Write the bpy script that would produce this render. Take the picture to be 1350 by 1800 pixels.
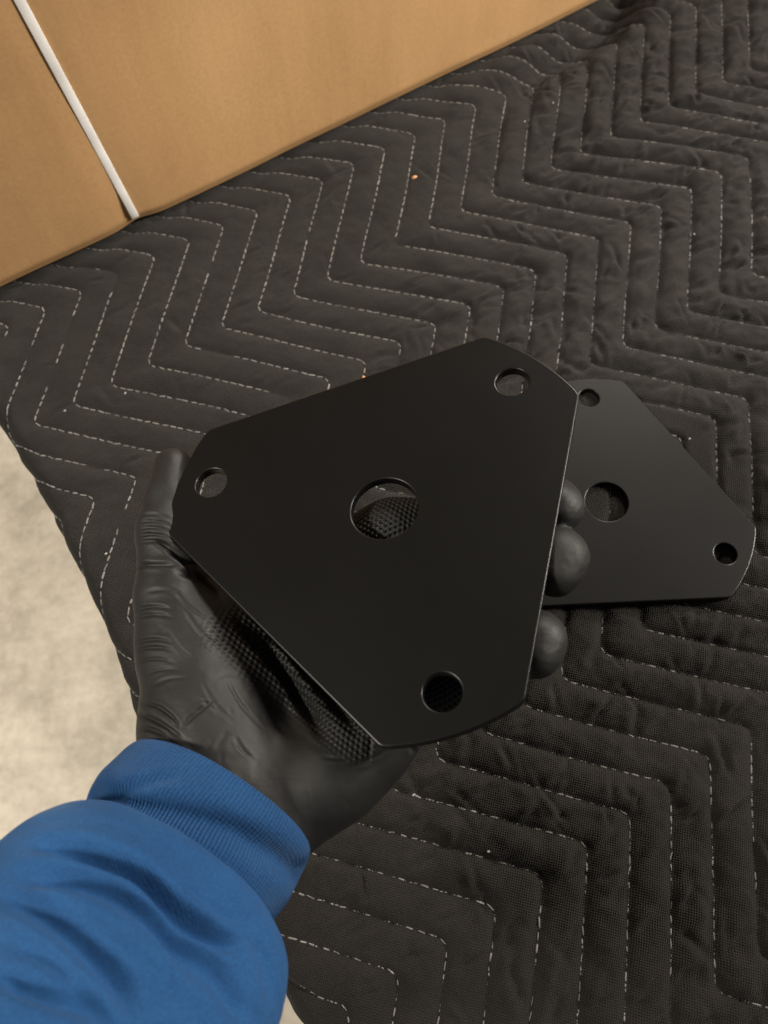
import bpy, math, random
import numpy as np
from mathutils import Matrix, Vector

for o in list(bpy.data.objects): bpy.data.objects.remove(o)
scene = bpy.context.scene
COL = scene.collection
rng = np.random.default_rng(7); random.seed(7)

# ------------------------------------------------------------------ camera
TZ = 0.76                       # height of the blanket above the floor
CAMH = 0.3887                   # camera above the blanket
F = 1352.0                      # focal length in photograph pixels (1350 x 1800)
M = np.array([[0.99746, -0.07123, 0.0], [-0.06515, -0.912315, 0.404273], [-0.028796, -0.403246, -0.914638]])
C0 = np.array([0, 0, TZ + CAMH])
cam = bpy.data.cameras.new('camera'); camo = bpy.data.objects.new('camera', cam); COL.objects.link(camo)
camo.matrix_world = Matrix(((M[0,0], -M[0,1], -M[0,2], C0[0]), (M[1,0], -M[1,1], -M[1,2], C0[1]),
                            (M[2,0], -M[2,1], -M[2,2], C0[2]), (0, 0, 0, 1)))
cam.sensor_fit = 'VERTICAL'; cam.sensor_height = 36; cam.sensor_width = 27
cam.lens = 36 * F / 1800
cam.clip_start = 0.01; cam.clip_end = 30
cam.dof.use_dof = True; cam.dof.focus_distance = 0.31; cam.dof.aperture_fstop = 15
scene.camera = camo

# ------------------------------------------------------------------ light
world = bpy.data.worlds.new('World'); scene.world = world; world.use_nodes = True
bg = world.node_tree.nodes['Background']
bg.inputs[0].default_value = (1.0, 0.93, 0.84, 1); bg.inputs[1].default_value = 0.095
def lamp(name, loc, target, size, power, color):
    l = bpy.data.lights.new(name, 'AREA'); l.shape = 'RECTANGLE'; l.size, l.size_y = size; l.energy = power; l.color = color
    o = bpy.data.objects.new(name, l); COL.objects.link(o); o.location = loc
    o.rotation_euler = (Vector(target) - Vector(loc)).to_track_quat('-Z', 'Y').to_euler()
    return o
lamp('ceiling_lamp', (0.70, 1.30, TZ + 1.05), (0.0, 0.2, TZ), (0.26, 0.26), 18, (1.0, 0.92, 0.82))
lb = lamp('ceiling_lamp', (1.45, 0.42, TZ + 0.85), (0.06, 0.48, TZ + 0.06), (0.40, 0.30), 6.2, (1.0, 0.92, 0.82)); lb.data.spread = math.radians(56)
lc = lamp('ceiling_lamp', (-1.25, -0.20, TZ + 1.40), (-0.80, 0.15, 0.0), (0.4, 0.3), 21, (1.0, 0.92, 0.80)); lc.data.spread = math.radians(95)
vs = scene.view_settings
vs.view_transform = 'Standard'; vs.look = 'None'; vs.exposure = 0.0; vs.gamma = 1.0; vs.use_curve_mapping = False
scene.render.engine = 'CYCLES'
scene.render.resolution_x, scene.render.resolution_y = 768, 1024

# ------------------------------------------------------------------ helpers
def cam_to_world(P):                      # camera millimetres (x right, y down, z forward) -> world metres
    return (np.asarray(P, float) @ M.T) / 1000 + C0
def world_to_px(P):
    Y = (np.asarray(P, float) - C0) @ M
    return np.stack([675 + F * Y[:, 0] / Y[:, 2], 900 + F * Y[:, 1] / Y[:, 2]], 1)
def on_plane(px, py, z=0.0):              # photograph pixel -> world point at z above the blanket
    r = M @ np.array([(px - 675) / F, (py - 900) / F, 1.0])
    return C0 + r * ((TZ + z - C0[2]) / r[2])
def mesh_np(name, V, Fq, mat, parent=None, smooth=True, uv=None, attrs=None):
    me = bpy.data.meshes.new(name)
    V = np.asarray(V, np.float32); Fq = np.asarray(Fq, np.int32)
    k = Fq.shape[1]
    me.vertices.add(len(V)); me.vertices.foreach_set('co', V.ravel())
    me.loops.add(Fq.size); me.loops.foreach_set('vertex_index', Fq.ravel())
    me.polygons.add(len(Fq)); me.polygons.foreach_set('loop_start', np.arange(0, Fq.size, k, dtype=np.int32))
    me.update(calc_edges=True); me.validate()
    if smooth: me.polygons.foreach_set('use_smooth', np.ones(len(me.polygons), bool))
    if uv is not None:
        l = me.uv_layers.new(name='UVMap'); idx = np.zeros(len(me.loops), np.int32); me.loops.foreach_get('vertex_index', idx)
        l.data.foreach_set('uv', np.asarray(uv, np.float32)[idx].ravel())
    for n, (typ, arr) in (attrs or {}).items():
        a = me.attributes.new(n, typ, 'POINT')
        a.data.foreach_set('vector' if typ == 'FLOAT_VECTOR' else 'value', np.asarray(arr, np.float32).ravel())
    me.materials.append(mat)
    o = bpy.data.objects.new(name, me); COL.objects.link(o)
    if parent: o.parent = parent
    return o
def tag(o, label=None, cat=None, group=None, kind=None):
    if label: o['label'] = label
    if cat: o['category'] = cat
    if group: o['group'] = group
    if kind: o['kind'] = kind
    return o
def box_mesh(lo, hi, bev=0.0):
    import bmesh
    bm = bmesh.new(); bmesh.ops.create_cube(bm, size=1)
    for v in bm.verts:
        for a in range(3): v.co[a] = lo[a] if v.co[a] < 0 else hi[a]
    if bev: bmesh.ops.bevel(bm, geom=bm.edges[:], offset=bev, segments=3, profile=.5, affect='EDGES')
    return bm
def bm_obj(name, bm, mat, parent=None, smooth=False):
    me = bpy.data.meshes.new(name); bm.to_mesh(me); bm.free(); me.materials.append(mat)
    if smooth: me.polygons.foreach_set('use_smooth', np.ones(len(me.polygons), bool))
    o = bpy.data.objects.new(name, me); COL.objects.link(o)
    if parent: o.parent = parent
    return o
_tab = rng.random((256, 256)).astype(np.float64)
def vnoise(x, y):                         # smooth value noise, 0..1
    xi = np.floor(x).astype(int); yi = np.floor(y).astype(int); fx = x - xi; fy = y - yi
    fx = fx * fx * fx * (fx * (fx * 6 - 15) + 10); fy = fy * fy * fy * (fy * (fy * 6 - 15) + 10)
    g = lambda a, b: _tab[a % 256, b % 256]
    return (g(xi, yi) * (1 - fx) + g(xi + 1, yi) * fx) * (1 - fy) + (g(xi, yi + 1) * (1 - fx) + g(xi + 1, yi + 1) * fx) * fy
def fbm(x, y, n=3):
    s = 0; a = 1; t = 0
    for k in range(n): s = s + a * vnoise(x * 2 ** k + 17 * k, y * 2 ** k + 31 * k); t += a; a *= .5
    return s / t
def sstep(a, b, x):
    t = np.clip((x - a) / (b - a), 0, 1); return t * t * (3 - 2 * t)
def seg_dist(P, poly):                    # distance of 2D points to a polyline, and position 0..1 along it
    best = np.full(len(P), 1e9); par = np.zeros(len(P)); poly = np.asarray(poly, float); n = len(poly) - 1
    for k in range(n):
        a, b = poly[k], poly[k + 1]; d = b - a
        t = np.clip(((P - a) @ d) / (d @ d), 0, 1); q = np.linalg.norm(P - a - t[:, None] * d, axis=1)
        m = q < best; best[m] = q[m]; par[m] = (k + t[m]) / n
    return best, par

def smooth_poly(poly, n=5):
    p = np.asarray(poly, float)
    if len(p) < 3: return p
    P = np.concatenate([[2 * p[0] - p[1]], p, [2 * p[-1] - p[-2]]]); out = []
    for i in range(len(p) - 1):
        p0, p1, p2, p3 = P[i:i + 4]
        for t in np.arange(n) / n: out.append(.5 * (2 * p1 + (p2 - p0) * t + (2 * p0 - 5 * p1 + 4 * p2 - p3) * t * t + (3 * p1 - p0 - 3 * p2 + p3) * t ** 3))
    return np.array(out + [p[-1]])

# ------------------------------------------------------------------ materials
class N:
    def __init__(s, name):
        s.m = bpy.data.materials.new(name); s.m.use_nodes = True; s.t = s.m.node_tree; s.b = s.t.nodes['Principled BSDF']
    def n(s, typ, **kw):
        o = s.t.nodes.new(typ)
        for k, v in kw.items():
            if k.startswith('i_'):
                key = k[2:].replace('_', ' '); o.inputs[int(key) if key.isdigit() else key].default_value = v
            else: setattr(o, k, v)
        return o
    def l(s, a, b): s.t.links.new(a, b)
    def coords(s, kind='Object'): return s.n('ShaderNodeTexCoord').outputs[kind]
    def noise(s, vec, scale, detail=4, rough=.55):
        o = s.n('ShaderNodeTexNoise'); o.inputs['Scale'].default_value = scale; o.inputs['Detail'].default_value = detail; o.inputs['Roughness'].default_value = rough
        if vec is not None: s.l(vec, o.inputs['Vector'])
        return o.outputs['Fac']
    def ramp(s, fac, stops):
        o = s.n('ShaderNodeValToRGB'); e = o.color_ramp.elements
        while len(e) < len(stops): e.new(.5)
        for k, (p, c) in enumerate(stops): e[k].position = p; e[k].color = (*c, 1)
        s.l(fac, o.inputs[0]); return o.outputs[0]
    def math(s, op, a, b=None, c=None):
        o = s.n('ShaderNodeMath', operation=op)
        for k, v in enumerate((a, b, c)):
            if v is None: continue
            if isinstance(v, (int, float)): o.inputs[k].default_value = v
            else: s.l(v, o.inputs[k])
        return o.outputs[0]
    def bump(s, h, strength, dist, prev=None):
        o = s.n('ShaderNodeBump'); o.inputs['Strength'].default_value = strength; o.inputs['Distance'].default_value = dist
        s.l(h, o.inputs['Height'])
        if prev is not None: s.l(prev, o.inputs['Normal'])
        return o.outputs[0]
    def set(s, **kw):
        for k, v in kw.items():
            k = k.replace('_', ' ')
            if isinstance(v, (int, float, tuple)): s.b.inputs[k].default_value = v
            else: s.l(v, s.b.inputs[k])
        return s.m

def mat_blanket():
    s = N('blanket_fabric'); uv = s.coords('UV')        # uv in pattern millimetres / 10
    big = s.noise(uv, .35, 4, .6); fine = s.noise(uv, 16, 3, .6)
    col = s.ramp(big, [(.35, (.0163, .0152, .0142)), (.65, (.0222, .0206, .0190))])
    mix = s.n('ShaderNodeMix', data_type='RGBA', blend_type='MULTIPLY'); mix.inputs[0].default_value = .55
    s.l(col, mix.inputs['A']); s.l(s.ramp(fine, [(.3, (.55, .55, .55)), (.7, (1.25, 1.22, 1.18))]), mix.inputs['B'])
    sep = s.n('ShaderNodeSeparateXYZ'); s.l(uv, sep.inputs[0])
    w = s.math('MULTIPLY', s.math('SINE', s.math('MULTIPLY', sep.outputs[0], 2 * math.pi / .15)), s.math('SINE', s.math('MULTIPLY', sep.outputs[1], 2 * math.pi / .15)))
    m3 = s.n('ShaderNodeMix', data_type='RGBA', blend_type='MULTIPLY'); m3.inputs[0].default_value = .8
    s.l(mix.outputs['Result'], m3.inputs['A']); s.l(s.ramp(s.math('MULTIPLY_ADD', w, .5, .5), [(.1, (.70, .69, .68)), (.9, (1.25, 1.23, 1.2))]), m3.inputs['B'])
    b1 = s.bump(w, .8, .0004); b2 = s.bump(s.noise(uv, 2.2, 4, .5), .3, .0010, b1)
    b3 = s.bump(fine, .5, .0004, b2)
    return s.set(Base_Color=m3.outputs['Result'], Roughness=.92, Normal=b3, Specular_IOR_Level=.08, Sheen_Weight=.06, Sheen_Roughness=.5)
def mat_thread():
    s = N('stitch_thread'); c = s.coords('Object')
    col = s.ramp(s.noise(c, 90, 3), [(.32, (.10, .097, .09)), (.7, (.25, .243, .23))])
    return s.set(Base_Color=col, Roughness=.8, Specular_IOR_Level=.2)
def mat_cardboard():
    s = N('cardboard'); c = s.coords('Object')
    mp = s.n('ShaderNodeMapping'); mp.inputs['Scale'].default_value = (1, 1, .35); s.l(c, mp.inputs[0])
    a = s.noise(mp.outputs[0], 9, 5, .6); b = s.noise(c, 420, 2, .5)
    col = s.ramp(a, [(.3, (.350, .204, .090)), (.52, (.445, .262, .118)), (.75, (.51, .305, .140))])
    mix = s.n('ShaderNodeMix', data_type='RGBA', blend_type='MULTIPLY'); mix.inputs[0].default_value = .35
    s.l(col, mix.inputs['A']); s.l(s.ramp(b, [(.3, (.8, .79, .77)), (.7, (1.08, 1.08, 1.08))]), mix.inputs['B'])
    mp2 = s.n('ShaderNodeMapping'); mp2.inputs['Scale'].default_value = (1, 1, .02); s.l(c, mp2.inputs[0])
    n = s.bump(s.noise(mp2.outputs[0], 130, 2), .12, .0012, s.bump(b, .2, .0002))
    return s.set(Base_Color=mix.outputs['Result'], Roughness=.62, Normal=n, Specular_IOR_Level=.3)
def mat_strap():
    s = N('strap_plastic'); c = s.coords('Object')
    return s.set(Base_Color=s.ramp(s.noise(c, 60, 3), [(.3, (.68, .66, .63)), (.7, (.80, .78, .75))]), Roughness=.42,
                 Normal=s.bump(s.noise(c, 900, 2), .25, .0003))
def mat_concrete():
    s = N('concrete'); c = s.coords('Object')
    a = s.noise(c, 9, 7, .68); b = s.noise(c, 60, 6, .7)
    col = s.ramp(a, [(.30, (.28, .25, .205)), (.5, (.44, .395, .325)), (.70, (.55, .50, .415))])
    mix = s.n('ShaderNodeMix', data_type='RGBA', blend_type='MULTIPLY'); mix.inputs[0].default_value = .6
    s.l(col, mix.inputs['A']); s.l(s.ramp(b, [(.3, (.72, .70, .66)), (.6, (1.05, 1.05, 1.05))]), mix.inputs['B'])
    return s.set(Base_Color=mix.outputs['Result'], Roughness=.6, Normal=s.bump(b, .3, .002))
def mat_plate(edge=False):
    s = N('black_coat_edge' if edge else 'black_powder_coat'); c = s.coords('Object')
    n1 = s.noise(c, 900, 2, .5); sm = s.noise(c, 22, 4, .6)
    rough = s.ramp(sm, [(.3, (.40,) * 3), (.7, (.45,) * 3)])
    dust = s.n('ShaderNodeTexVoronoi', feature='F1'); dust.inputs['Scale'].default_value = 75; s.l(c, dust.inputs['Vector'])
    col = s.ramp(dust.outputs['Distance'], [(.0, (.06, .056, .05)), (.008, (.05, .046, .04)), (.014, (.0044, .0042, .0040))])
    return s.set(Base_Color=col, Roughness=(.34 if edge else rough), Normal=s.bump(n1, .06, .0002), Specular_IOR_Level=(.32 if edge else .17))
def mat_glove():
    s = N('black_nitrile'); c = s.coords('Object')
    at = s.n('ShaderNodeAttribute', attribute_name='palm_uv'); mk = s.n('ShaderNodeAttribute', attribute_name='dots')
    sx = s.n('ShaderNodeSeparateXYZ'); s.l(at.outputs['Vector'], sx.inputs[0]); tot = None
    for a in (0, 60, 120):                    # raised dots on a hexagonal grid, pitch 1
        kx, ky = [4 * math.pi / math.sqrt(3) * g(math.radians(a)) for g in (math.cos, math.sin)]
        c_ = s.math('COSINE', s.math('ADD', s.math('MULTIPLY', sx.outputs[0], kx), s.math('MULTIPLY', sx.outputs[1], ky)))
        tot = c_ if tot is None else s.math('ADD', tot, c_)
    dots = s.math('POWER', s.math('MAXIMUM', s.math('MULTIPLY_ADD', tot, 1 / 4.5, 1 / 3), 0.0), 1.6)
    b1 = s.bump(s.math('MULTIPLY', dots, mk.outputs['Fac']), 1.0, .0014)
    mp = s.n('ShaderNodeMapping'); s.l(c, mp.inputs[0]); mp.inputs['Scale'].default_value = (.6, 1.3, .8); mp.inputs['Rotation'].default_value = (0, 0, .25)
    w1 = s.noise(mp.outputs[0], 210, 5, .62)
    b2 = s.bump(w1, .17, .0012, b1)
    b3 = s.bump(s.noise(c, 1500, 2), .12, .0002, b2)
    col = s.ramp(s.noise(c, 30, 3), [(.3, (.0085, .0085, .0085)), (.7, (.0130, .0129, .0126))])
    return s.set(Base_Color=col, Roughness=s.ramp(s.noise(c, 60, 4), [(.3, (.52,) * 3), (.7, (.64,) * 3)]), Normal=b3, Specular_IOR_Level=.42)
def mat_knit(rib):
    s = N('blue_rib_knit' if rib else 'blue_sweatshirt_fleece'); uv = s.coords('UV'); c = s.coords('Object')
    sep = s.n('ShaderNodeSeparateXYZ'); s.l(uv, sep.inputs[0])
    big = s.noise(c, 28, 4, .6); fine = s.noise(c, 1400, 2, .6)
    col = s.ramp(big, [(.3, (.0145, .063, .176)), (.7, (.0200, .083, .222))])
    mix = s.n('ShaderNodeMix', data_type='RGBA', blend_type='MULTIPLY'); mix.inputs[0].default_value = .5
    s.l(col, mix.inputs['A']); s.l(s.ramp(fine, [(.3, (.6, .6, .62)), (.7, (1.25, 1.25, 1.22))]), mix.inputs['B'])
    if rib:     # u = around in millimetres, v = along
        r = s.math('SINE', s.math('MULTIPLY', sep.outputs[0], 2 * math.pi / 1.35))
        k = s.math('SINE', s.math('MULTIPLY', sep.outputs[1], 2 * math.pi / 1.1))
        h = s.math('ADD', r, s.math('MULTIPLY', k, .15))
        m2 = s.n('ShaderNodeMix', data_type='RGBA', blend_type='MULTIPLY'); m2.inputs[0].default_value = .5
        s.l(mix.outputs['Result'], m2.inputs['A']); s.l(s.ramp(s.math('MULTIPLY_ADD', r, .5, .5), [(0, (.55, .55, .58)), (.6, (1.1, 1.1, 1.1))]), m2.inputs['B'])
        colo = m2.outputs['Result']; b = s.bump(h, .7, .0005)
    else:
        r = s.math('SINE', s.math('MULTIPLY', s.math('ADD', sep.outputs[0], s.math('MULTIPLY', sep.outputs[1], .25)), 2 * math.pi / .95))
        k = s.math('SINE', s.math('MULTIPLY', sep.outputs[1], 2 * math.pi / .8))
        b = s.bump(s.math('MULTIPLY', r, k), .12, .0002); colo = mix.outputs['Result']
    b = s.bump(s.noise(c, 260, 4), .3, .0008, b); b = s.bump(fine, .3, .0003, b)
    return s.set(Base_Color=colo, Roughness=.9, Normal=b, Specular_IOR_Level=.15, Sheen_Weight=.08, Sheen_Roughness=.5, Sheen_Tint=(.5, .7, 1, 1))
def mat_plain(name, c, rough=.7):
    s = N(name); v = s.coords('Object')
    return s.set(Base_Color=s.ramp(s.noise(v, 40, 4), [(.3, tuple(x * .8 for x in c)), (.7, tuple(min(1, x * 1.15) for x in c))]), Roughness=rough)
MB, MT, MC, MS, MF, MP, MG = mat_blanket(), mat_thread(), mat_cardboard(), mat_strap(), mat_concrete(), mat_plate(), mat_glove()
MPE = mat_plate(True)
MK, MR = mat_knit(False), mat_knit(True)
MW = mat_plain('plywood', (.32, .22, .12)); MCH = mat_plain('orange_wood', (.55, .27, .12)); ML = mat_plain('lint', (.36, .34, .31), .9)

# ------------------------------------------------------------------ floor and table
fl = bm_obj('floor', box_mesh((-3, -2.5, -.05), (3, 3.5, 0)), MF); tag(fl, kind='structure')

# ------------------------------------------------------------------ blanket
U = 25.4e-3
A2 = np.array([[0.4613, 0.8872], [-0.8872, 0.4613]]); B2 = np.array([-0.138228, 0.367993])
PA, PT, PL = 2.57912, 5.64774, 0.52853
def to_pat(xy): return (xy - B2) @ A2 / U                 # world xy -> pattern units
def from_pat(p): return p * U @ A2.T + B2
def zig0(x):
    m = np.mod(x, PT); return np.where(m < PL * PT, -PA * m / (PL * PT), -PA * (PT - m) / ((1 - PL) * PT))
def zig(x):
    return sum(zig0(x + d) for d in (-.16, -.1, -.05, 0, .05, .1, .16)) / 7
def wob(x, y): return .10 * (vnoise(x * .45 + 5, y * .45 + 9) - .5)
EDGE = [(-60, 660), (0, 745), (60, 850), (130, 980), (190, 1110), (235, 1290), (500, 1740), (540, 1800), (620, 1930)]
EW = np.array([on_plane(*p)[:2] for p in EDGE])
te = EW[7] - EW[1]; te /= np.linalg.norm(te); ne = np.array([-te[1], te[0]])
if ne[0] < 0: ne = -ne
EO = EW[1]
Et = (EW - EO) @ te; Ed = (EW - EO) @ ne
def edge_off(t): return sum(np.interp(t + d, Et, Ed) for d in (-.03, -.015, 0, .015, .03)) / 5 + .010
# resting plate and carton footprint, needed where the cloth is pressed flat
RH = 66.47e-3
rest_c = from_pat(np.array([[11.7317, 5.4463]]))[0]
bx_a, bx_b = on_plane(0, 505)[:2], on_plane(1050, 0)[:2]
bx_t = (bx_b - bx_a) / np.linalg.norm(bx_b - bx_a); bx_n = np.array([-bx_t[1], bx_t[0]])     # bx_n points into the carton
def height(xy):
    p = to_pat(xy); x, y = p[:, 0], p[:, 1]
    ph = y - zig(x) + wob(x, y); fr = ph - np.floor(ph); q = 4 * fr * (1 - fr)
    px = world_to_px(np.column_stack([xy, np.full(len(xy), TZ)]))
    crump = sstep(560, 900, px[:, 0] + .35 * (px[:, 1] - 700)) * .8 + .2        # left part is pulled smooth
    puff = (.0014 + .0030 * crump) * np.power(np.clip(q, 1e-6, 1), .58)
    band = np.floor(ph)
    wx = x + .35 * fbm(x * .7, y * .7) ; wy = y
    n2 = fbm((x + y) * 1.1, (x - y) * 1.5, 3)
    n1 = fbm(wx * 2.0 + band * 7.3, wy * .6 + band * 3.1, 2)
    h = puff * (1 + .6 * (n2 - .5)) + crump * q * (.0020 * (n1 - .5) + .0016 * (n2 - .5))
    h += .006 * (vnoise(x * .28 + 3, y * .28) - .5)
    # gathered fold running from the carton
    d, s = seg_dist(px, [(1110, -20), (1068, 40), (960, 120), (850, 230), (800, 330)])
    fade = np.clip(1 - s, 0, 1)
    h += -.010 * fade * np.exp(-(d / 26) ** 2) + .006 * fade * np.exp(-((d - 55) / 30) ** 2)
    d2, s2 = seg_dist(px, [(1060, 10), (940, 120), (840, 170), (700, 200)])
    h += -.004 * np.exp(-(d2 / 18) ** 2) * (1 - s2)
    h -= .0040
    # pressed flat by the resting plate and by the carton
    rr = np.linalg.norm(xy - rest_c, axis=1); w = 1 - sstep(.070, .095, rr)
    h = np.where(w > 0, h * (1 - w) + np.minimum(h, -.0012) * w, h)
    db = (xy - bx_a) @ bx_n; w = sstep(-.014, .0, db)
    h = h * (1 - w) + np.minimum(h - .004, -.0035) * w
    return h
RB = .014
def surf(t, d):
    xy = EO + np.outer(t, te) + np.outer(d, ne)
    h = height(xy); b = edge_off(t); s = b - d
    ph = np.clip(s / RB, 0, math.pi / 2)
    ext = np.maximum(s - RB * math.pi / 2, 0)
    out = RB * np.sin(ph); down = RB * (1 - np.cos(ph)) + ext
    wav = .010 * np.sin(t * 34 + 1.3) * sstep(.02, .16, ext)
    dd = np.where(s > 0, b - out - wav - h * np.sin(ph), d)
    z = np.where(s > 0, -down + h * np.cos(ph), h)
    P = EO + np.outer(t, te) + np.outer(dd, ne)
    return np.column_stack([P, TZ + z])
ext_pts = np.array([on_plane(*p)[:2] for p in [(-150, -60), (1500, -60), (1500, 1900), (300, 1950), (-150, 700)]])
t_lo, t_hi = ((ext_pts - EO) @ te).min() - .02, ((ext_pts - EO) @ te).max() + .05
d_hi = ((ext_pts - EO) @ ne).max() + .02; d_lo = -.19
STEP = .00135
ts = np.arange(t_lo, t_hi, STEP); ds = np.arange(d_lo, d_hi, STEP)
TT, DD = np.meshgrid(ts, ds, indexing='ij'); nt, nd = TT.shape
Vb = surf(TT.ravel(), DD.ravel())
pg = to_pat(EO + np.outer(TT.ravel(), te) + np.outer(DD.ravel(), ne)); fg = pg[:, 1] - zig(pg[:, 0]) + wob(pg[:, 0], pg[:, 1]); fg -= np.floor(fg)
QG = np.sqrt(np.clip(4 * fg * (1 - fg) - .08, 0, 1)).reshape(nt, nd)
# short creases across the padded channels, mostly along the rows
Zg = Vb[:, 2].reshape(nt, nd); rs = np.random.default_rng(21)
sdir = A2[:, 1]                                             # row direction in world xy
for _ in range(5200):
    t0, d0 = rs.uniform(t_lo, t_hi), rs.uniform(.03, d_hi); xy = EO + t0 * te + d0 * ne
    px = world_to_px(np.array([[xy[0], xy[1], TZ]]))[0]
    cr_ = float(sstep(560, 900, px[0] + .35 * (px[1] - 700))) * .85 + .15
    if rs.random() > cr_ or np.linalg.norm(xy - rest_c) < .075: continue
    a = rs.normal(.12, .30); ca, sa = math.cos(a), math.sin(a)
    if rs.random() < .22: ca, sa = math.cos(a + 1.2), math.sin(a + 1.2)
    v = np.array([sdir[0] * ca - sdir[1] * sa, sdir[0] * sa + sdir[1] * ca])
    L, w, dp = rs.uniform(.005, .016), rs.uniform(.0009, .0022), rs.uniform(.0008, .0030) * (.35 + .65 * cr_)
    i0, i1 = max(0, int((t0 - L * 1.3 - t_lo) / STEP)), min(nt, int((t0 + L * 1.3 - t_lo) / STEP) + 1)
    j0, j1 = max(0, int((d0 - L * 1.3 - d_lo) / STEP)), min(nd, int((d0 + L * 1.3 - d_lo) / STEP) + 1)
    if i1 - i0 < 2 or j1 - j0 < 2: continue
    dt = TT[i0:i1, j0:j1] - t0; dd = DD[i0:i1, j0:j1] - d0
    vt, vd = v @ te, v @ ne; al = dt * vt + dd * vd; ac = -dt * vd + dd * vt; ac = ac + rs.uniform(-12, 12) * al * al
    fall = np.exp(-(al / L * 1.5) ** 2)
    Zg[i0:i1, j0:j1] += dp * fall * QG[i0:i1, j0:j1] * (-np.exp(-(ac / w) ** 2) + .55 * np.exp(-((ac - 2.0 * w) / (1.5 * w)) ** 2))
ids = np.arange(nt * nd).reshape(nt, nd)
Q = np.stack([ids[:-1, :-1], ids[1:, :-1], ids[1:, 1:], ids[:-1, 1:]], -1).reshape(-1, 4)
flat = EO + np.outer(TT.ravel(), te) + np.outer(DD.ravel(), ne)
e1 = Vb[Q[0, 1]] - Vb[Q[0, 0]]; 
mid = len(Q) - 5
nn = np.cross(Vb[Q[mid, 1]] - Vb[Q[mid, 0]], Vb[Q[mid, 3]] - Vb[Q[mid, 0]])
if nn[2] < 0: Q = Q[:, ::-1]
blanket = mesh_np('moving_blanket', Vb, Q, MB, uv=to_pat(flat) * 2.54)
tag(blanket, 'dark charcoal quilted moving blanket with zigzag white stitching spread over the table', 'blanket')

# stitch rows
def stitch_unit():
    V = []; L, r = 1.0, 1.0; ang = np.arange(5) * 2 * math.pi / 5
    for xx, rr in ((-1, .35), (-.62, .95), (.62, .95), (1, .35)):
        for a in ang: V.append((xx, rr * math.cos(a), rr * math.sin(a)))
    Fc = []
    for k in range(3):
        for j in range(5): Fc.append((k * 5 + j, (k + 1) * 5 + j, (k + 1) * 5 + (j + 1) % 5, k * 5 + (j + 1) % 5))
    return np.array(V), np.array(Fc)
SV, SF = stitch_unit()
cr = to_pat(np.array([EO + t * te + d * ne for t in (t_lo, t_hi) for d in (d_lo, d_hi)]))
x_lo, x_hi = cr[:, 0].min(), cr[:, 0].max()
def stitch_row(i):
    xs = np.linspace(x_lo, x_hi, 6000); ys = i + zig(xs)
    ys = ys - wob(xs, ys)
    L = np.concatenate([[0], np.cumsum(np.hypot(np.diff(xs), np.diff(ys)))]) * U
    pitch = .0052
    sc = np.arange(pitch * random.random(), L[-1], pitch); sc = sc + rng.normal(0, .00035, len(sc))
    hl = .0019 * (1 + rng.normal(0, .12, len(sc)))
    def at(l):
        X = np.interp(l, L, xs); Y = np.interp(l, L, ys); xy = from_pat(np.column_stack([X, Y])); return X, Y, xy
    X, Y, xy = at(sc); t = (xy - EO) @ te; d = (xy - EO) @ ne
    keep = (t > t_lo + .004) & (t < t_hi - .004) & (d > d_lo + .01) & (d < d_hi - .004)
    keep &= ((xy - bx_a) @ bx_n) < .03
    keep &= vnoise(X * 1.1 + 40 + i * 5.1, Y * 1.1) < .86              # thread sunk into the cloth here and there
    sc, hl = sc[keep], hl[keep]
    if len(sc) < 3: return
    def pos(l):
        _, _, xy = at(l); return surf((xy - EO) @ te, (xy - EO) @ ne)
    a, b, m = pos(sc - hl), pos(sc + hl), pos(sc)
    ax = (b - a); ln = np.linalg.norm(ax, axis=1, keepdims=True); ax /= np.maximum(ln, 1e-9)
    up = np.tile([0., 0, 1.], (len(sc), 1)); steep = np.abs(ax[:, 2]) > .8; up[steep] = [-ne[0], -ne[1], 0]
    sd = np.cross(up, ax); sd /= np.linalg.norm(sd, axis=1, keepdims=True); up = np.cross(ax, sd)
    rad = .00046 * (1 + rng.normal(0, .12, len(sc)))
    hang = (at(sc)[2] - EO) @ ne < edge_off((at(sc)[2] - EO) @ te) - RB
    off = np.where(hang[:, None], np.array([-ne[0], -ne[1], 0]), np.array([0, 0, 1.])) * .0006
    skew = rng.normal(0, .10, len(sc))
    P = (m + off)[:, None, :] + ax[:, None, :] * (SV[None, :, 0:1] * hl[:, None, None]) \
        + sd[:, None, :] * (SV[None, :, 1:2] * rad[:, None, None] + SV[None, :, 0:1] * (skew * hl)[:, None, None]) + up[:, None, :] * (SV[None, :, 2:3] * rad[:, None, None])
    Fc = SF[None] + (np.arange(len(sc)) * len(SV))[:, None, None]
    return P.reshape(-1, 3), Fc.reshape(-1, 4)
y_lo, y_hi = cr[:, 1].min() - 1, cr[:, 1].max() + PA + 1
sv, sf, n0 = [], [], 0
for i in range(int(y_lo), int(y_hi) + 1):
    r = stitch_row(i)
    if r: sv.append(r[0]); sf.append(r[1] + n0); n0 += len(r[0])
tag(mesh_np('stitching', np.concatenate(sv), np.concatenate(sf), MT, parent=blanket), kind='stuff')

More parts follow.
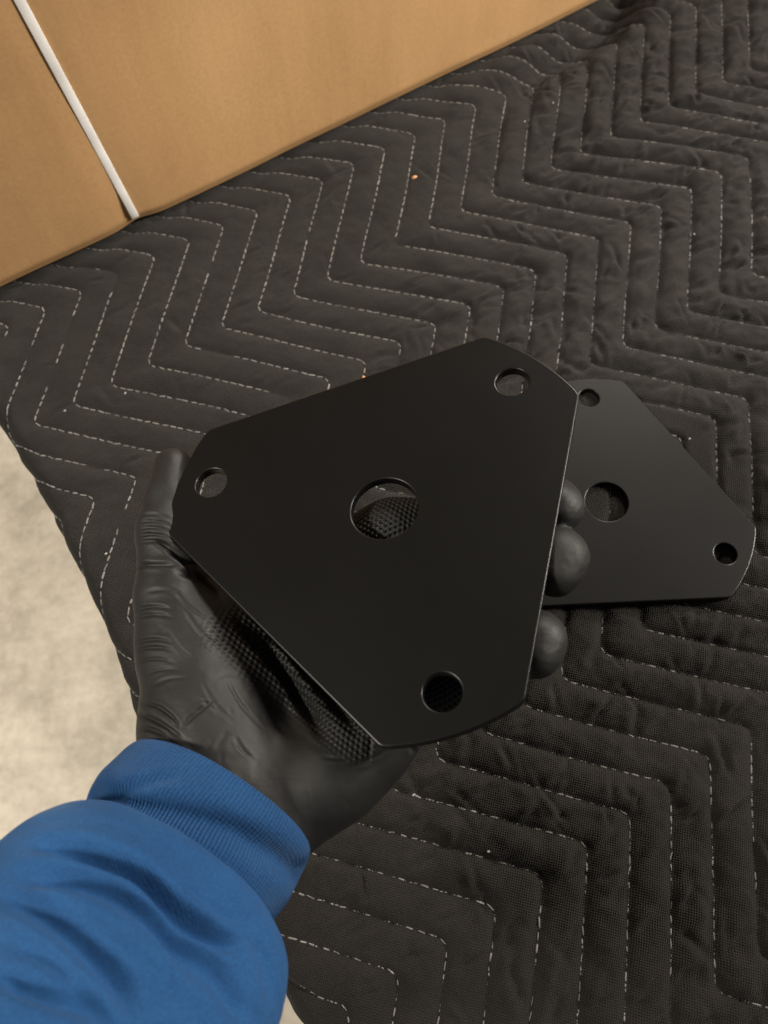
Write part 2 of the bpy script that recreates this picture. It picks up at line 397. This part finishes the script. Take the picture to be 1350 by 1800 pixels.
# table under the blanket
def in_edge(t, d, z): p = EO + t * te + d * ne; return (p[0], p[1], z)
tb = bpy.data.objects.new('work_table', None); COL.objects.link(tb)
tb.matrix_world = Matrix(((te[0], ne[0], 0, EO[0]), (te[1], ne[1], 0, EO[1]), (0, 0, 1, 0), (0, 0, 0, 1)))
tag(tb, 'table hidden under the dark quilted blanket, standing on the concrete floor', 'table')
dm = float(min(edge_off(np.linspace(t_lo + .05, t_hi - .05, 50)))) 
dmx = float(max(edge_off(np.linspace(0, .42, 50)))) + .012
bm_obj('tabletop', box_mesh((t_lo + .03, dmx + .004, TZ - .042), (t_hi - .03, d_hi - .02, TZ - .016), .003), MW, tb)
for tx in (t_lo + .07, t_hi - .07):
    for dy in (dmx + .05, d_hi - .06):
        bm_obj('leg', box_mesh((tx - .025, dy - .025, 0), (tx + .025, dy + .025, TZ - .042), .003), MW, tb)

# ------------------------------------------------------------------ carton with strap
bxo = bpy.data.objects.new('cardboard_box', None); COL.objects.link(bxo)
bxo.matrix_world = Matrix(((bx_t[0], bx_n[0], 0, bx_a[0]), (bx_t[1], bx_n[1], 0, bx_a[1]), (0, 0, 1, TZ - .003), (0, 0, 0, 1)))
tag(bxo, 'plain brown cardboard box bound with a white strap, resting on the quilted blanket', 'box')
sp_w = on_plane(235, 378)[:2]; sp0 = float((sp_w - bx_a) @ bx_t)
BX0, BX1, BXD, BXH = -.16, .74, .42, .30
SL = -.070                                                  # strap leans a little along the side
def side_panel():
    nx, nz = 220, 80
    xs = np.linspace(BX0, BX1, nx); zs = np.concatenate([np.linspace(0, .012, 14), np.linspace(.014, BXH, nz - 14)])
    X, Z = np.meshgrid(xs, zs, indexing='ij'); X, Z = X.ravel(), Z.ravel()
    ds_ = np.abs(X - (sp0 + SL * Z))
    y = .0022 * (1 - sstep(0, .010, Z)) ** 2 + .0006 * np.exp(-(ds_ / .010) ** 2) * (1 + .6 * np.exp(-(Z / .02))) \
        + .004 * (fbm(X * 5, Z * 6) - .5) + .006 * np.sin(math.pi * np.clip(Z / BXH, 0, 1)) * -.5
    z = Z + .0022 * np.exp(-(ds_ / .012) ** 2) * (1 - sstep(0, .03, Z)) + .0016 * (vnoise(X * 12, Z * 0) - .5) * (1 - sstep(0, .05, Z))
    I = np.arange(nx * nz).reshape(nx, nz)
    Fq = np.stack([I[:-1, :-1], I[1:, :-1], I[1:, 1:], I[:-1, 1:]], -1).reshape(-1, 4)
    f = mesh_np('side_panel', np.column_stack([X, y, z]), Fq, MC, bxo)
    md = f.modifiers.new('thickness', 'SOLIDIFY'); md.thickness = .004; md.offset = -1
    return f
side_panel()
bm_obj('side_panel', box_mesh((BX0, BXD - .004, 0), (BX1, BXD, BXH)), MC, bxo)
bm_obj('end_panel', box_mesh((BX0, .007, .001), (BX0 + .004, BXD - .005, BXH)), MC, bxo)
bm_obj('end_panel', box_mesh((BX1 - .004, .007, .001), (BX1, BXD - .005, BXH)), MC, bxo)
bm_obj('bottom_panel', box_mesh((BX0 + .005, .007, .003), (BX1 - .005, BXD - .005, .007)), MC, bxo)
bm_obj('top_flap', box_mesh((BX0, .0, BXH + .001), (BX1, BXD / 2 - .001, BXH + .005), .001), MC, bxo)
bm_obj('top_flap', box_mesh((BX0, BXD / 2 + .001, BXH + .001), (BX1, BXD, BXH + .005), .001), MC, bxo)
# strap: a closed band round the carton
pts = [(.25, -.0006), (.02, -.0010), (.006, .0012), (.0004, .0062), (-.0012, .012), (-.0006, .03), (-.0020, .10), (-.0030, .2), (-.0012, BXH), (.002, BXH + .0065), (BXD, BXH + .0062), (BXD + .001, BXH), (BXD + .001, .0), (BXD - .01, -.0008)]
V = []; Fq = []; W2, TH = .0026, .0007
for (y, z) in pts:
    xc = sp0 + SL * z if y < .05 else sp0 + SL * min(z, BXH)
    nrm = (0, -1) if y < .003 and z < BXH else ((0, 0))
    for sx in (-1, 1): V.append((xc + sx * W2, y, z))
n = len(pts)
for k in range(n): a, b = 2 * k, 2 * ((k + 1) % n); Fq.append((a, a + 1, b + 1, b))
st = mesh_np('strap', np.array(V), np.array(Fq), MS, bxo, smooth=False)
md = st.modifiers.new('thickness', 'SOLIDIFY'); md.thickness = TH; md.offset = 0
md = st.modifiers.new('edge', 'BEVEL'); md.width = .0002; md.segments = 2

# ------------------------------------------------------------------ plates
PT_ = 4.0e-3
def plate_mesh():
    de, L = .862 * RH, 1.660 * RH
    rc = math.hypot(de, L / 2); half = math.radians(60) - math.atan2(L / 2, de); fil = .0036
    # outline: three straight sides joined by arcs of one concentric circle, corners filleted
    raw = []
    for k in range(3):
        a = 2 * math.pi * k / 3
        for j in range(25): b = a - half + 2 * half * j / 24; raw.append((rc * math.cos(b), rc * math.sin(b)))
    pts = []; m = len(raw)
    def corner(p0, p1, p2, r):
        p0, p1, p2 = map(np.array, (p0, p1, p2)); u = (p0 - p1) / np.linalg.norm(p0 - p1); v = (p2 - p1) / np.linalg.norm(p2 - p1)
        th = math.acos(np.clip(u @ v, -1, 1)); d = r / math.tan(th / 2)
        s, e = p1 + u * d, p1 + v * d; c = p1 + (u + v) / np.linalg.norm(u + v) * r / math.sin(th / 2)
        a0 = math.atan2(*(s - c)[::-1]); a1 = math.atan2(*(e - c)[::-1]); da = (a1 - a0 + math.pi) % (2 * math.pi) - math.pi
        return [(c[0] + r * math.cos(a0 + da * q / 10), c[1] + r * math.sin(a0 + da * q / 10)) for q in range(11)], d
    for k in range(3):
        seg = raw[k * 25:(k + 1) * 25]
        prv = raw[(k * 25 - 1) % m]; nxt = raw[((k + 1) * 25) % m]
        c1, d1 = corner(prv, seg[0], seg[6], fil); c2, d2 = corner(seg[-7], seg[-1], nxt, fil)
        pts += c1 + [p for p in seg[1:-1] if math.dist(p, seg[0]) > d1 * 1.15 and math.dist(p, seg[-1]) > d2 * 1.15] + c2
    cu = bpy.data.curves.new('c', 'CURVE'); cu.dimensions = '2D'; cu.fill_mode = 'BOTH'; cu.extrude = PT_ / 2 - .0006; cu.bevel_depth = .0006; cu.bevel_resolution = 3; cu.offset = -.0006
    def ring(ps):
        s = cu.splines.new('POLY'); s.points.add(len(ps) - 1); s.use_cyclic_u = True
        for k, p in enumerate(ps): s.points[k].co = (p[0], p[1], 0, 1)
    ring(pts)
    def hole(cx, cy, r, n): ring([(cx + r * math.cos(2 * math.pi * j / n), cy + r * math.sin(2 * math.pi * j / n)) for j in range(n)])
    hole(0, 0, .0116, 96)
    for k in range(3): hole(RH * math.cos(2 * math.pi * k / 3), RH * math.sin(2 * math.pi * k / 3), .0059, 64)
    ob = bpy.data.objects.new('c', cu); COL.objects.link(ob)
    bpy.context.view_layer.update()
    me = bpy.data.meshes.new_from_object(ob.evaluated_get(bpy.context.evaluated_depsgraph_get()))
    bpy.data.objects.remove(ob); me.name = 'mounting_plate'; me.materials.clear(); me.materials.append(MP); me.materials.append(MPE)
    import bmesh
    bm = bmesh.new(); bm.from_mesh(me); bmesh.ops.remove_doubles(bm, verts=bm.verts[:], dist=1e-6); bm.normal_update()
    for f in bm.faces: f.smooth = abs(f.normal.z) < .9995; f.material_index = 1 if f.smooth else 0
    for e in bm.edges: e.smooth = all(f.smooth for f in e.link_faces)
    bm.to_mesh(me); bm.free()
    return me
pm = plate_mesh()
HR = np.array([[0.69247, 0.69778, 0.18328], [-0.68593, 0.55807, 0.46696], [0.22355, -0.44908, 0.86507]])
HC = np.array([0.15, -1.40, 262.0])
Rw = M @ HR; Cw = cam_to_world(HC[None])[0] + Rw[:, 2] * (PT_ / 2)
held = bpy.data.objects.new('mounting_plate', pm); COL.objects.link(held)
held.matrix_world = Matrix([[*Rw[r], Cw[r]] for r in range(3)] + [[0, 0, 0, 1]])
tag(held, 'black three-sided metal plate held up in the gloved hand', 'metal plate')
rest = bpy.data.objects.new('mounting_plate', pm); COL.objects.link(rest)
ra = 2.63495; cA, sA = math.cos(ra), math.sin(ra)
R2 = A2 @ np.array([[cA, -sA], [sA, cA]])
rest.matrix_world = Matrix(((R2[0, 0], R2[0, 1], 0, rest_c[0]), (R2[1, 0], R2[1, 1], 0, rest_c[1]), (0, 0, 1, TZ - .0014 + PT_ / 2), (0, 0, 0, 1)))
tag(rest, 'black three-sided metal plate lying flat on the quilted blanket', 'metal plate')

# ------------------------------------------------------------------ gloved hand
NP = -HR[:, 2]; NC = NP @ HC
def Qp(px, py, h):                        # a point h millimetres below the held plate's face (camera mm)
    r = np.array([(px - 675) / F, (py - 900) / F, 1.0]); return r * ((NC - h) / (NP @ r))
def round_cone(P, a, b, r1, r2):
    ba = b - a; l2 = ba @ ba; rr = r1 - r2; a2 = l2 - rr * rr; il2 = 1 / l2
    pa = P - a; y = pa @ ba; z = y - l2
    t = pa * l2 - y[..., None] * ba; x2 = (t * t).sum(-1); y2 = y * y * l2; z2 = z * z * l2
    k = np.sign(rr) * rr * rr * x2
    o = (np.sqrt(x2 * a2 * il2) + y * rr) * il2 - r1
    c1 = np.sign(z) * a2 * z2 > k; c2 = np.sign(y) * a2 * y2 < k
    o = np.where(c2, np.sqrt(x2 + y2) * il2 - r1, o); o = np.where(c1, np.sqrt(x2 + z2) * il2 - r2, o)
    return o
def smin(a, b, k):
    h = np.clip(.5 + .5 * (b - a) / k, 0, 1); return b * (1 - h) + a * h - k * h * (1 - h)
def chain(P, pts, k=2.5):
    d = None
    for a, b in zip(pts[:-1], pts[1:]):
        c = round_cone(P, Qp(*a[:3]), Qp(*b[:3]), a[3], b[3]); d = c if d is None else smin(d, c, k)
    return d
PALM = [[(335, 1385, 21, 14), (420, 1180, 34, 14), (480, 1015, 34, 12.5)],
        [(385, 1410, 25, 13), (500, 1210, 37, 14), (565, 1080, 37, 13)],
        [(430, 1430, 25, 13), (570, 1260, 37, 14), (645, 1155, 38, 12.5)],
        [(470, 1455, 26, 12), (630, 1310, 33, 14), (712, 1238, 36, 12)],
        [(485, 1440, 25, 11), (585, 1360, 26, 13.5), (660, 1284, 27, 12.5)],
        [(345, 1400, 22, 13), (350, 1270, 20, 19), (335, 1140, 18, 16)],
        [(390, 1330, 20, 18), (385, 1170, 24, 16)],
        [(330, 1130, 20, 14), (460, 1040, 32, 11)],
        [(310, 1540, 14, 13), (365, 1400, 20, 14)], [(370, 1570, 14, 13), (435, 1440, 23, 13)]]
THUMB = [(335, 1140, 18, 16), (302, 1050, 13, 12.6), (292, 935, 9, 10.3), (299, 880, 8, 8.9), (306, 822, 7, 7.6)]
FING = [[(480, 1015, 34, 12), (690, 935, 19, 11), (880, 903, 21, 8.8), (975, 888, 13, 8.0), (984, 895, 10, 7.4)],
        [(565, 1080, 37, 12), (770, 1010, 37, 10.5), (915, 985, 27, 9.6), (976, 978, 14, 8.0), (984, 981, 11, 7.5), (975, 1010, 11, 7.2)],
        [(645, 1155, 38, 12), (820, 1115, 36, 10), (905, 1120, 27, 9.2), (942, 1124, 15, 7.4), (946, 1128, 12, 6.7), (942, 1154, 12, 6.6)],
        [(712, 1238, 36, 11), (800, 1205, 36, 9.2), (850, 1185, 30, 8.5), (872, 1180, 24, 8.2)]]
def hand_sdf(P):
    palm = None
    for c in PALM:
        d = chain(P, c, 5); palm = d if palm is None else smin(palm, d, 12)
    out = smin(palm, chain(P, THUMB, 4), 7)
    res = out
    for f in FING: res = np.minimum(res, smin(out, chain(P, f, 7), 5))
    return res
def surface_nets(Fv, org, h):
    nx, ny, nz = Fv.shape; S = Fv < 0
    cnt = np.zeros((nx - 1, ny - 1, nz - 1), np.int8)
    for a in (0, 1):
        for b in (0, 1):
            for c in (0, 1): cnt += S[a:nx - 1 + a, b:ny - 1 + b, c:nz - 1 + c]
    act = (cnt > 0) & (cnt < 8); idx = np.full(act.shape, -1, np.int64); I = np.argwhere(act); idx[act] = np.arange(len(I))
    acc = np.zeros((len(I), 3)); num = np.zeros(len(I))
    cs = [(a, b, c) for a in (0, 1) for b in (0, 1) for c in (0, 1)]
    for p in cs:
        for ax in range(3):
            if p[ax]: continue
            q = list(p); q[ax] = 1
            fa = Fv[I[:, 0] + p[0], I[:, 1] + p[1], I[:, 2] + p[2]]; fb = Fv[I[:, 0] + q[0], I[:, 1] + q[1], I[:, 2] + q[2]]
            m = (fa < 0) != (fb < 0); t = np.where(m, fa / np.where(m, fa - fb, 1), 0)
            pos = np.tile(np.array(p, float), (len(I), 1)); pos[:, ax] += t
            acc[m] += pos[m]; num[m] += 1
    V = (I + acc / num[:, None]) * h + org
    quads = []
    for ax in range(3):
        u, v = (ax + 1) % 3, (ax + 2) % 3
        sl0 = [slice(1, -1)] * 3; sl0[ax] = slice(0, -1); sl1 = [slice(1, -1)] * 3; sl1[ax] = slice(1, None)
        A, B = S[tuple(sl0)], S[tuple(sl1)]; E = np.argwhere(A != B); inside = A[tuple(E.T)]
        base = E.copy(); base[:, u] += 1; base[:, v] += 1
        def cell(du, dv): c = base.copy(); c[:, u] += du; c[:, v] += dv; return idx[tuple(c.T)]
        q = np.stack([cell(-1, -1), cell(0, -1), cell(0, 0), cell(-1, 0)], 1)
        q[~inside] = q[~inside][:, ::-1]; quads.append(q)
    return V, np.concatenate(quads)
allp = np.array([Qp(*p[:3]) for c in PALM + [THUMB] + FING for p in c])
lo, hi = allp.min(0) - 26, allp.max(0) + 26; HS = .8
gx, gy, gz = [np.arange(lo[k], hi[k], HS) for k in range(3)]
Fv = np.empty((len(gx), len(gy), len(gz)), np.float32)
for k in range(0, len(gx), 24):
    G = np.stack(np.meshgrid(gx[k:k + 24], gy, gz, indexing='ij'), -1).astype(np.float32); Fv[k:k + 24] = hand_sdf(G)
HV, HQ = surface_nets(Fv, lo, HS); del Fv
def subdivide(V, Qd):                     # one linear split with the new points relaxed
    E = np.concatenate([Qd[:, [0, 1]], Qd[:, [1, 2]], Qd[:, [2, 3]], Qd[:, [3, 0]]]); E.sort(1)
    key = E[:, 0] * len(V) + E[:, 1]; uk, inv = np.unique(key, return_inverse=True)
    mid = (V[uk // len(V)] + V[uk % len(V)]) / 2; fc = V[Qd].mean(1)
    n0, n1 = len(V), len(V) + len(mid); inv = inv.reshape(4, -1) + n0; f = np.arange(len(Qd)) + n1
    out = []
    for k in range(4): out.append(np.stack([Qd[:, k], inv[k], f, inv[(k + 3) % 4]], 1))
    return np.concatenate([V, mid, fc]), np.concatenate(out)
def relax(V, Qd, it, lam=.5):
    E = np.concatenate([Qd[:, [0, 1]], Qd[:, [1, 2]], Qd[:, [2, 3]], Qd[:, [3, 0]]])
    deg = np.bincount(E.ravel(), minlength=len(V))[:, None]
    for _ in range(it):
        S = np.stack([np.bincount(E[:, 0], V[E[:, 1], k], len(V)) + np.bincount(E[:, 1], V[E[:, 0], k], len(V)) for k in range(3)], 1)
        V = V + lam * (S / deg - V)
    return V
def normals(V, Qd):
    n = np.cross(V[Qd[:, 2]] - V[Qd[:, 0]], V[Qd[:, 3]] - V[Qd[:, 1]]); o = np.zeros_like(V)
    for k in range(4):
        for a in range(3): o[:, a] += np.bincount(Qd[:, k], n[:, a], len(V))
    return o / (np.linalg.norm(o, axis=1, keepdims=True) + 1e-12)
HV = relax(HV, HQ, 6); HV, HQ = subdivide(HV, HQ); HV = relax(HV, HQ, 2)
HN = normals(HV, HQ)
pxh = np.stack([675 + F * HV[:, 0] / HV[:, 2], 900 + F * HV[:, 1] / HV[:, 2]], 1)
front = sstep(-.05, .35, -(HN * HV).sum(1) / np.linalg.norm(HV, axis=1))
disp = np.zeros(len(HV))
def crease(poly, depth, w, lip=.35):
    global disp
    poly = smooth_poly(poly); q = poly; pl, ph_ = q.min(0) - 4 * w - 2, q.max(0) + 4 * w + 2
    m = np.flatnonzero((front > 0) & (pxh[:, 0] > pl[0]) & (pxh[:, 0] < ph_[0]) & (pxh[:, 1] > pl[1]) & (pxh[:, 1] < ph_[1]))
    if not len(m): return
    d, s = seg_dist(pxh[m], poly); e = sstep(0, .35, s) * (1 - sstep(.6, 1, s)); d = d + .5 * w * (vnoise(pxh[m, 0] * .07, pxh[m, 1] * .07) - .5)
    disp[m] += front[m] * e * depth * (-np.exp(-(d / w) ** 2) + lip * (d / w) ** 2 * np.exp(-(d / (1.6 * w)) ** 2))
# long folds in the loose palm
crease([(400, 1075), (450, 1125), (505, 1195), (545, 1255), (580, 1310)], 3.4, 11, .45)
crease([(440, 1080), (500, 1135), (555, 1195), (610, 1260), (640, 1300)], 3.2, 11, .45)
crease([(520, 1130), (580, 1195), (640, 1255)], 2.2, 9)
# thumb joint wrinkles
for y0, dp in ((905, .5), (917, .7), (928, .6), (940, .8), (952, .6)):
    crease([(236, y0 + 4), (262, y0 - 1), (285, y0 + 2), (310, y0 + 12)], dp * .9, 3.2)
crease([(255, 944), (290, 958), (330, 985), (370, 1010)], 1.5, 6); crease([(280, 955), (330, 995), (380, 1040)], 1.3, 6)
crease([(232, 1002), (250, 994), (285, 992), (325, 998)], 1.1, 4.5)
crease([(300, 1000), (350, 1020), (400, 1060)], 1.0, 6)
for y0, dp in ((1070, .7), (1084, .6), (1128, .7), (1142, .6), (1162, .5)):
    crease([(232, y0 + 8), (255, y0 - 2), (285, y0 - 3), (312, y0 + 5)], dp * .9, 3.4)
# thenar and wrist wrinkles
crease([(318, 1282), (340, 1258), (365, 1238), (378, 1225)], .7, 4.5); crease([(232, 1250), (262, 1262), (300, 1285), (330, 1310)], 1.0, 5)
crease([(240, 1235), (270, 1240), (302, 1262), (318, 1290)], .9, 4.5); crease([(228, 1280), (270, 1284), (310, 1305)], .9, 5)
crease([(375, 1325), (390, 1300), (405, 1285)], .35, 6)
crease([(655, 1270), (650, 1310), (648, 1350)], .5, 6)
crease([(715, 1290), (728, 1330)], 1.0, 5); crease([(735, 1285), (745, 1320)], 1.0, 5)
for (x0, y0, x1, y1, bow, dp) in ((250, 1188, 318, 1178, -6, .5), (262, 1208, 340, 1192, -7, .4), (300, 1030, 372, 1092, 6, .6), (318, 1062, 400, 1150, 8, .5), (290, 1100, 352, 1168, 7, .4),
        (352, 1196, 420, 1278, 7, .45), (392, 1180, 470, 1290, 8, .45), (330, 1222, 392, 1262, -6, .5), (410, 1290, 452, 1340, 5, .5), (250, 1040, 330, 1046, -6, .5), (560, 1330, 640, 1322, 7, .4), (600, 1352, 690, 1312, 6, .4)):
    mx, my = (x0 + x1) / 2, (y0 + y1) / 2; L = math.hypot(x1 - x0, y1 - y0)
    crease([(x0, y0), (mx - (y1 - y0) / L * bow, my + (x1 - x0) / L * bow), (x1, y1)], dp * .6, 3.6, .5)
rngc = np.random.default_rng(3)
for _ in range(26):                                         # fine random slack in the rubber
    x0, y0 = rngc.uniform(240, 640), rngc.uniform(1000, 1400); a = rngc.normal(.75, .5); l = rngc.uniform(20, 55)
    crease([(x0, y0), (x0 + l * math.cos(a) * .5, y0 + l * math.sin(a) * .5 + rngc.normal(0, 3)), (x0 + l * math.cos(a), y0 + l * math.sin(a))], rngc.uniform(.08, .2), rngc.uniform(4, 7))
disp += .35 * (fbm(HV[:, 0] * .09 + HV[:, 2] * .05, HV[:, 1] * .09 + 50) - .5) * 2
disp += sstep(900, 940, pxh[:, 0]) * .16 * (fbm(HV[:, 0] * .16 + 7, HV[:, 1] * .22 + HV[:, 2] * .15, 3) - .5) * 2
disp += sstep(900, 940, pxh[:, 0]) * .03 * (fbm(HV[:, 0] * .7 + 7, HV[:, 1] * .7 + HV[:, 2] * .4, 2) - .5) * 2
HV = HV + HN * disp[:, None]
# grip dots: palm and the pads of the fingers
inpalm = sstep(0, 60, (pxh[:, 0] - 395) + (1130 - pxh[:, 1]) * -.10 - np.clip(1090 - pxh[:, 1], 0, 200) * .5) * (1 - sstep(1300, 1345, pxh[:, 1] + .2 * (560 - pxh[:, 0])))
lim = seg_dist(pxh, [(330, 1110), (480, 1300), (600, 1335), (660, 1300), (720, 1240)])[0]
side = ((pxh[:, 0] - 330) * (1335 - 1110) - (pxh[:, 1] - 1110) * (600 - 330)) / math.hypot(225, 270)      # right of the line wrist-thumb
mask = sstep(-15, 85, side) * (1 - sstep(1328, 1362, pxh[:, 1])) * (1 - sstep(640, 665, pxh[:, 0]) * sstep(1255, 1290, pxh[:, 1])) * sstep(330, 370, pxh[:, 0]) * sstep(1040, 1120, pxh[:, 1] + .3 * (pxh[:, 0] - 450) + 200 * sstep(540, 600, pxh[:, 0])) * (1 - sstep(880, 930, pxh[:, 0]))
mask *= sstep(.1, .5, front)
e_a = np.cross(NP, [.8, -.6, 0]); e_a /= np.linalg.norm(e_a); e_b = np.cross(e_a, NP)
pu = np.column_stack([HV @ e_a, HV @ e_b, np.zeros(len(HV))]) / 1.85
c45 = math.cos(math.radians(50)); s45 = math.sin(math.radians(50)); pu = np.column_stack([pu[:, 0] * c45 - pu[:, 1] * s45, pu[:, 0] * s45 + pu[:, 1] * c45, pu[:, 2]])

person = bpy.data.objects.new('person', None); COL.objects.link(person)
person.location = cam_to_world(Qp(390, 1400, 15)[None])[0]
tag(person, 'person in a blue sweatshirt sleeve and black textured glove holding up a black plate', 'person')
bpy.context.view_layer.update()
pinv = np.array(person.location)
mesh_np('glove', cam_to_world(HV) - pinv, HQ, MG, person, attrs={'palm_uv': ('FLOAT_VECTOR', pu), 'dots': ('FLOAT', mask)})

# ------------------------------------------------------------------ sleeve and cuff
def catmull(ctrl, n):
    ctrl = np.asarray(ctrl, float); m = len(ctrl); out = []
    P = np.concatenate([[2 * ctrl[0] - ctrl[1]], ctrl, [2 * ctrl[-1] - ctrl[-2]]])
    for k in range(n):
        u = k / (n - 1) * (m - 1); i = min(int(u), m - 2); t = u - i; p0, p1, p2, p3 = P[i:i + 4]
        out.append(.5 * (2 * p1 + (p2 - p0) * t + (2 * p0 - 5 * p1 + 4 * p2 - p3) * t * t + (3 * p1 - p0 - 3 * p2 + p3) * t ** 3))
    return np.array(out)
def tube(name, ctrl, n_u, n_th, mat, folds, parent, noise_amp, aspect=.70, chord=(.86, .51), straight=False):
    c = catmull(ctrl, 600); ln_ = np.concatenate([[0], np.cumsum(np.hypot(np.diff(c[:, 0]), np.diff(c[:, 1])) + np.abs(np.diff(c[:, 3])) * .5 + .01)])
    c = np.stack([np.interp(np.linspace(0, ln_[-1], n_u), ln_, c[:, k]) for k in range(4)], 1)
    for _ in range(60): c[1:-1] = (c[:-2] + 2 * c[1:-1] + c[2:]) / 4
    cen = np.array([Qp(*r[:3]) for r in c])
    rad = c[:, 3] * cen[:, 2] / F                           # half width in pixels -> mm
    ev = np.array([chord[0], chord[1], 0.]); th = np.linspace(0, 2 * math.pi, n_th, endpoint=False)
    e1 = np.tile(ev, (n_u, 1)); ax = np.gradient(cen, axis=0); ax /= np.linalg.norm(ax, axis=1, keepdims=True)
    ax = np.tile((cen[-1] - cen[n_u // 3]) / np.linalg.norm(cen[-1] - cen[n_u // 3]), (n_u, 1)) if straight else relax1(ax, 400); e1 = e1 - ax * (e1 * ax).sum(1, keepdims=True); e1 /= np.linalg.norm(e1, axis=1, keepdims=True)
    e2 = np.cross(e1, ax); e2 *= np.sign((e2 * -cen).sum(1, keepdims=True))      # towards the viewer side
    V = cen[:, None] + rad[:, None, None] * (np.cos(th)[None, :, None] * e1[:, None] + aspect * np.sin(th)[None, :, None] * e2[:, None])
    s = np.concatenate([[0], np.cumsum(np.linalg.norm(np.diff(cen, axis=0), axis=1))])
    uv = np.stack(np.broadcast_arrays(th[None, :] * 36, s[:, None]), -1).reshape(-1, 2)
    I = np.arange(n_u * n_th).reshape(n_u, n_th); J = np.roll(I, -1, 1)
    Qd = np.stack([I[:-1], I[1:], J[1:], J[:-1]], -1).reshape(-1, 4)
    V = V.reshape(-1, 3); Nn = normals(V, Qd)
    out = (V.reshape(n_u, n_th, 3) - cen[:, None]).reshape(-1, 3)
    if (Nn * out).sum() < 0: Qd = Qd[:, ::-1]; Nn = -Nn
    px = np.stack([675 + F * V[:, 0] / V[:, 2], 900 + F * V[:, 1] / V[:, 2]], 1)
    fr = sstep(-.25, .25, -(Nn * V).sum(1) / np.linalg.norm(V, axis=1)); dsp = np.zeros(len(V))
    for poly, depth, w, asym in folds:
        d, q = seg_dist(px, smooth_poly(poly)); e = sstep(0, .28, q) * (1 - sstep(.72, 1, q)) if asym >= 0 else 1
        dsp += fr * e * depth * (-np.exp(-(d / w) ** 2) + abs(asym) * .55 * (d / w) ** 2 * np.exp(-(d / (1.6 * w)) ** 2))
    dsp += noise_amp * (fbm(uv[:, 0] * .035 + uv[:, 1] * .02, uv[:, 1] * .09, 3) - .5) * 2
    V = V + Nn * dsp[:, None]
    o = mesh_np(name, cam_to_world(V) - pinv, Qd, mat, parent, uv=uv)
    return o
def relax1(a, it):
    for _ in range(it): a[1:-1] = (a[:-2] + 2 * a[1:-1] + a[2:]) / 4
    return a / np.linalg.norm(a, axis=1, keepdims=True)
sl_ctrl = [(304, 1530, 9, 176), (296, 1540, 8, 192), (284, 1557, 6, 222), (271, 1577, 3, 248), (250, 1613, -2, 276), (220, 1676, -10, 300), (168, 1790, -22, 325), (90, 1960, -40, 345), (0, 2160, -60, 350)]
sl_folds = [([(20, 1487), (100, 1492), (180, 1512), (240, 1537), (290, 1580), (340, 1625), (400, 1660), (440, 1672)], 6.0, 16, .5),
            ([(-30, 1556), (60, 1545), (120, 1545), (200, 1568), (270, 1620), (330, 1690), (370, 1770)], 3.8, 20, .5),
            ([(-30, 1575), (40, 1588), (120, 1640), (200, 1720), (240, 1800)], 3.2, 22, .5),
            ([(250, 1580), (330, 1660), (400, 1740), (440, 1830)], 2.6, 20, .5),
            ([(-20, 1700), (40, 1735), (110, 1760), (200, 1790)], 2.6, 22, .5),
            ([(-20, 1640), (80, 1690), (160, 1760), (210, 1840)], 1.3, 18, .4),
            ([(440, 1640), (470, 1700), (480, 1780)], 1.6, 14, .3),
            ([(300, 1545), (360, 1590), (430, 1640)], 1.2, 10, .3)]
sleeve = tube('sleeve', sl_ctrl, 200, 300, MK, sl_folds, person, .9)
cf_ctrl = [(393, 1408, 17, 164), (392, 1404, 17, 176), (389, 1405, 17, 181), (377, 1422, 16, 189), (355, 1452, 14, 196), (328, 1486, 11.5, 200), (309, 1520, 9, 194), (299, 1540, 7.5, 186), (287, 1560, 6, 170)]
cf_folds = [([(120, 1392), (250, 1412), (350, 1436), (450, 1482), (560, 1560)], 3.0, 26, -.25), ([(160, 1410), (220, 1385), (280, 1370), (330, 1360)], 1.2, 10, .6)]
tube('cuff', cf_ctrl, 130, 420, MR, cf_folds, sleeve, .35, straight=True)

# ------------------------------------------------------------------ crumbs on the blanket
def crumb(name, px, py, size, mat, label, cat, group=None, seed=0):
    import bmesh
    r = random.Random(seed); bm = bmesh.new(); bmesh.ops.create_icosphere(bm, subdivisions=2, radius=1)
    for v in bm.verts:
        k = 1 + r.uniform(-.25, .25); v.co = Vector((v.co.x * size[0] * k, v.co.y * size[1] * k, v.co.z * size[2] * k))
    o = bm_obj(name, bm, mat, smooth=True); p = on_plane(px, py); z = TZ + float(height(p[None, :2])[0])
    o.location = (p[0], p[1], z + size[2] * .55); o.rotation_euler = (0, 0, r.uniform(0, 3)); tag(o, label, cat, group)
crumb('wood_chip', 728, 312, (.0019, .0011, .0008), MCH, 'small orange wood chip on the blanket beside the cardboard box', 'wood chip', seed=1)
crumb('wood_chip', 638, 655, (.0011, .0009, .0007), MCH, 'tiny orange wood chip touching the held plate\'s upper straight edge', 'wood chip', seed=2)
for k, (x, y) in enumerate([(1222, 408), (922, 217), (971, 188), (186, 973), (110, 717), (1213, 770), (858, 1497), (217, 686), (727, 1397)]):
    crumb('lint_speck', x, y, (.0008, .0005, .0004), ML, 'white lint speck caught on the dark quilted blanket', 'lint', 'lint specks on the blanket', seed=10 + k)
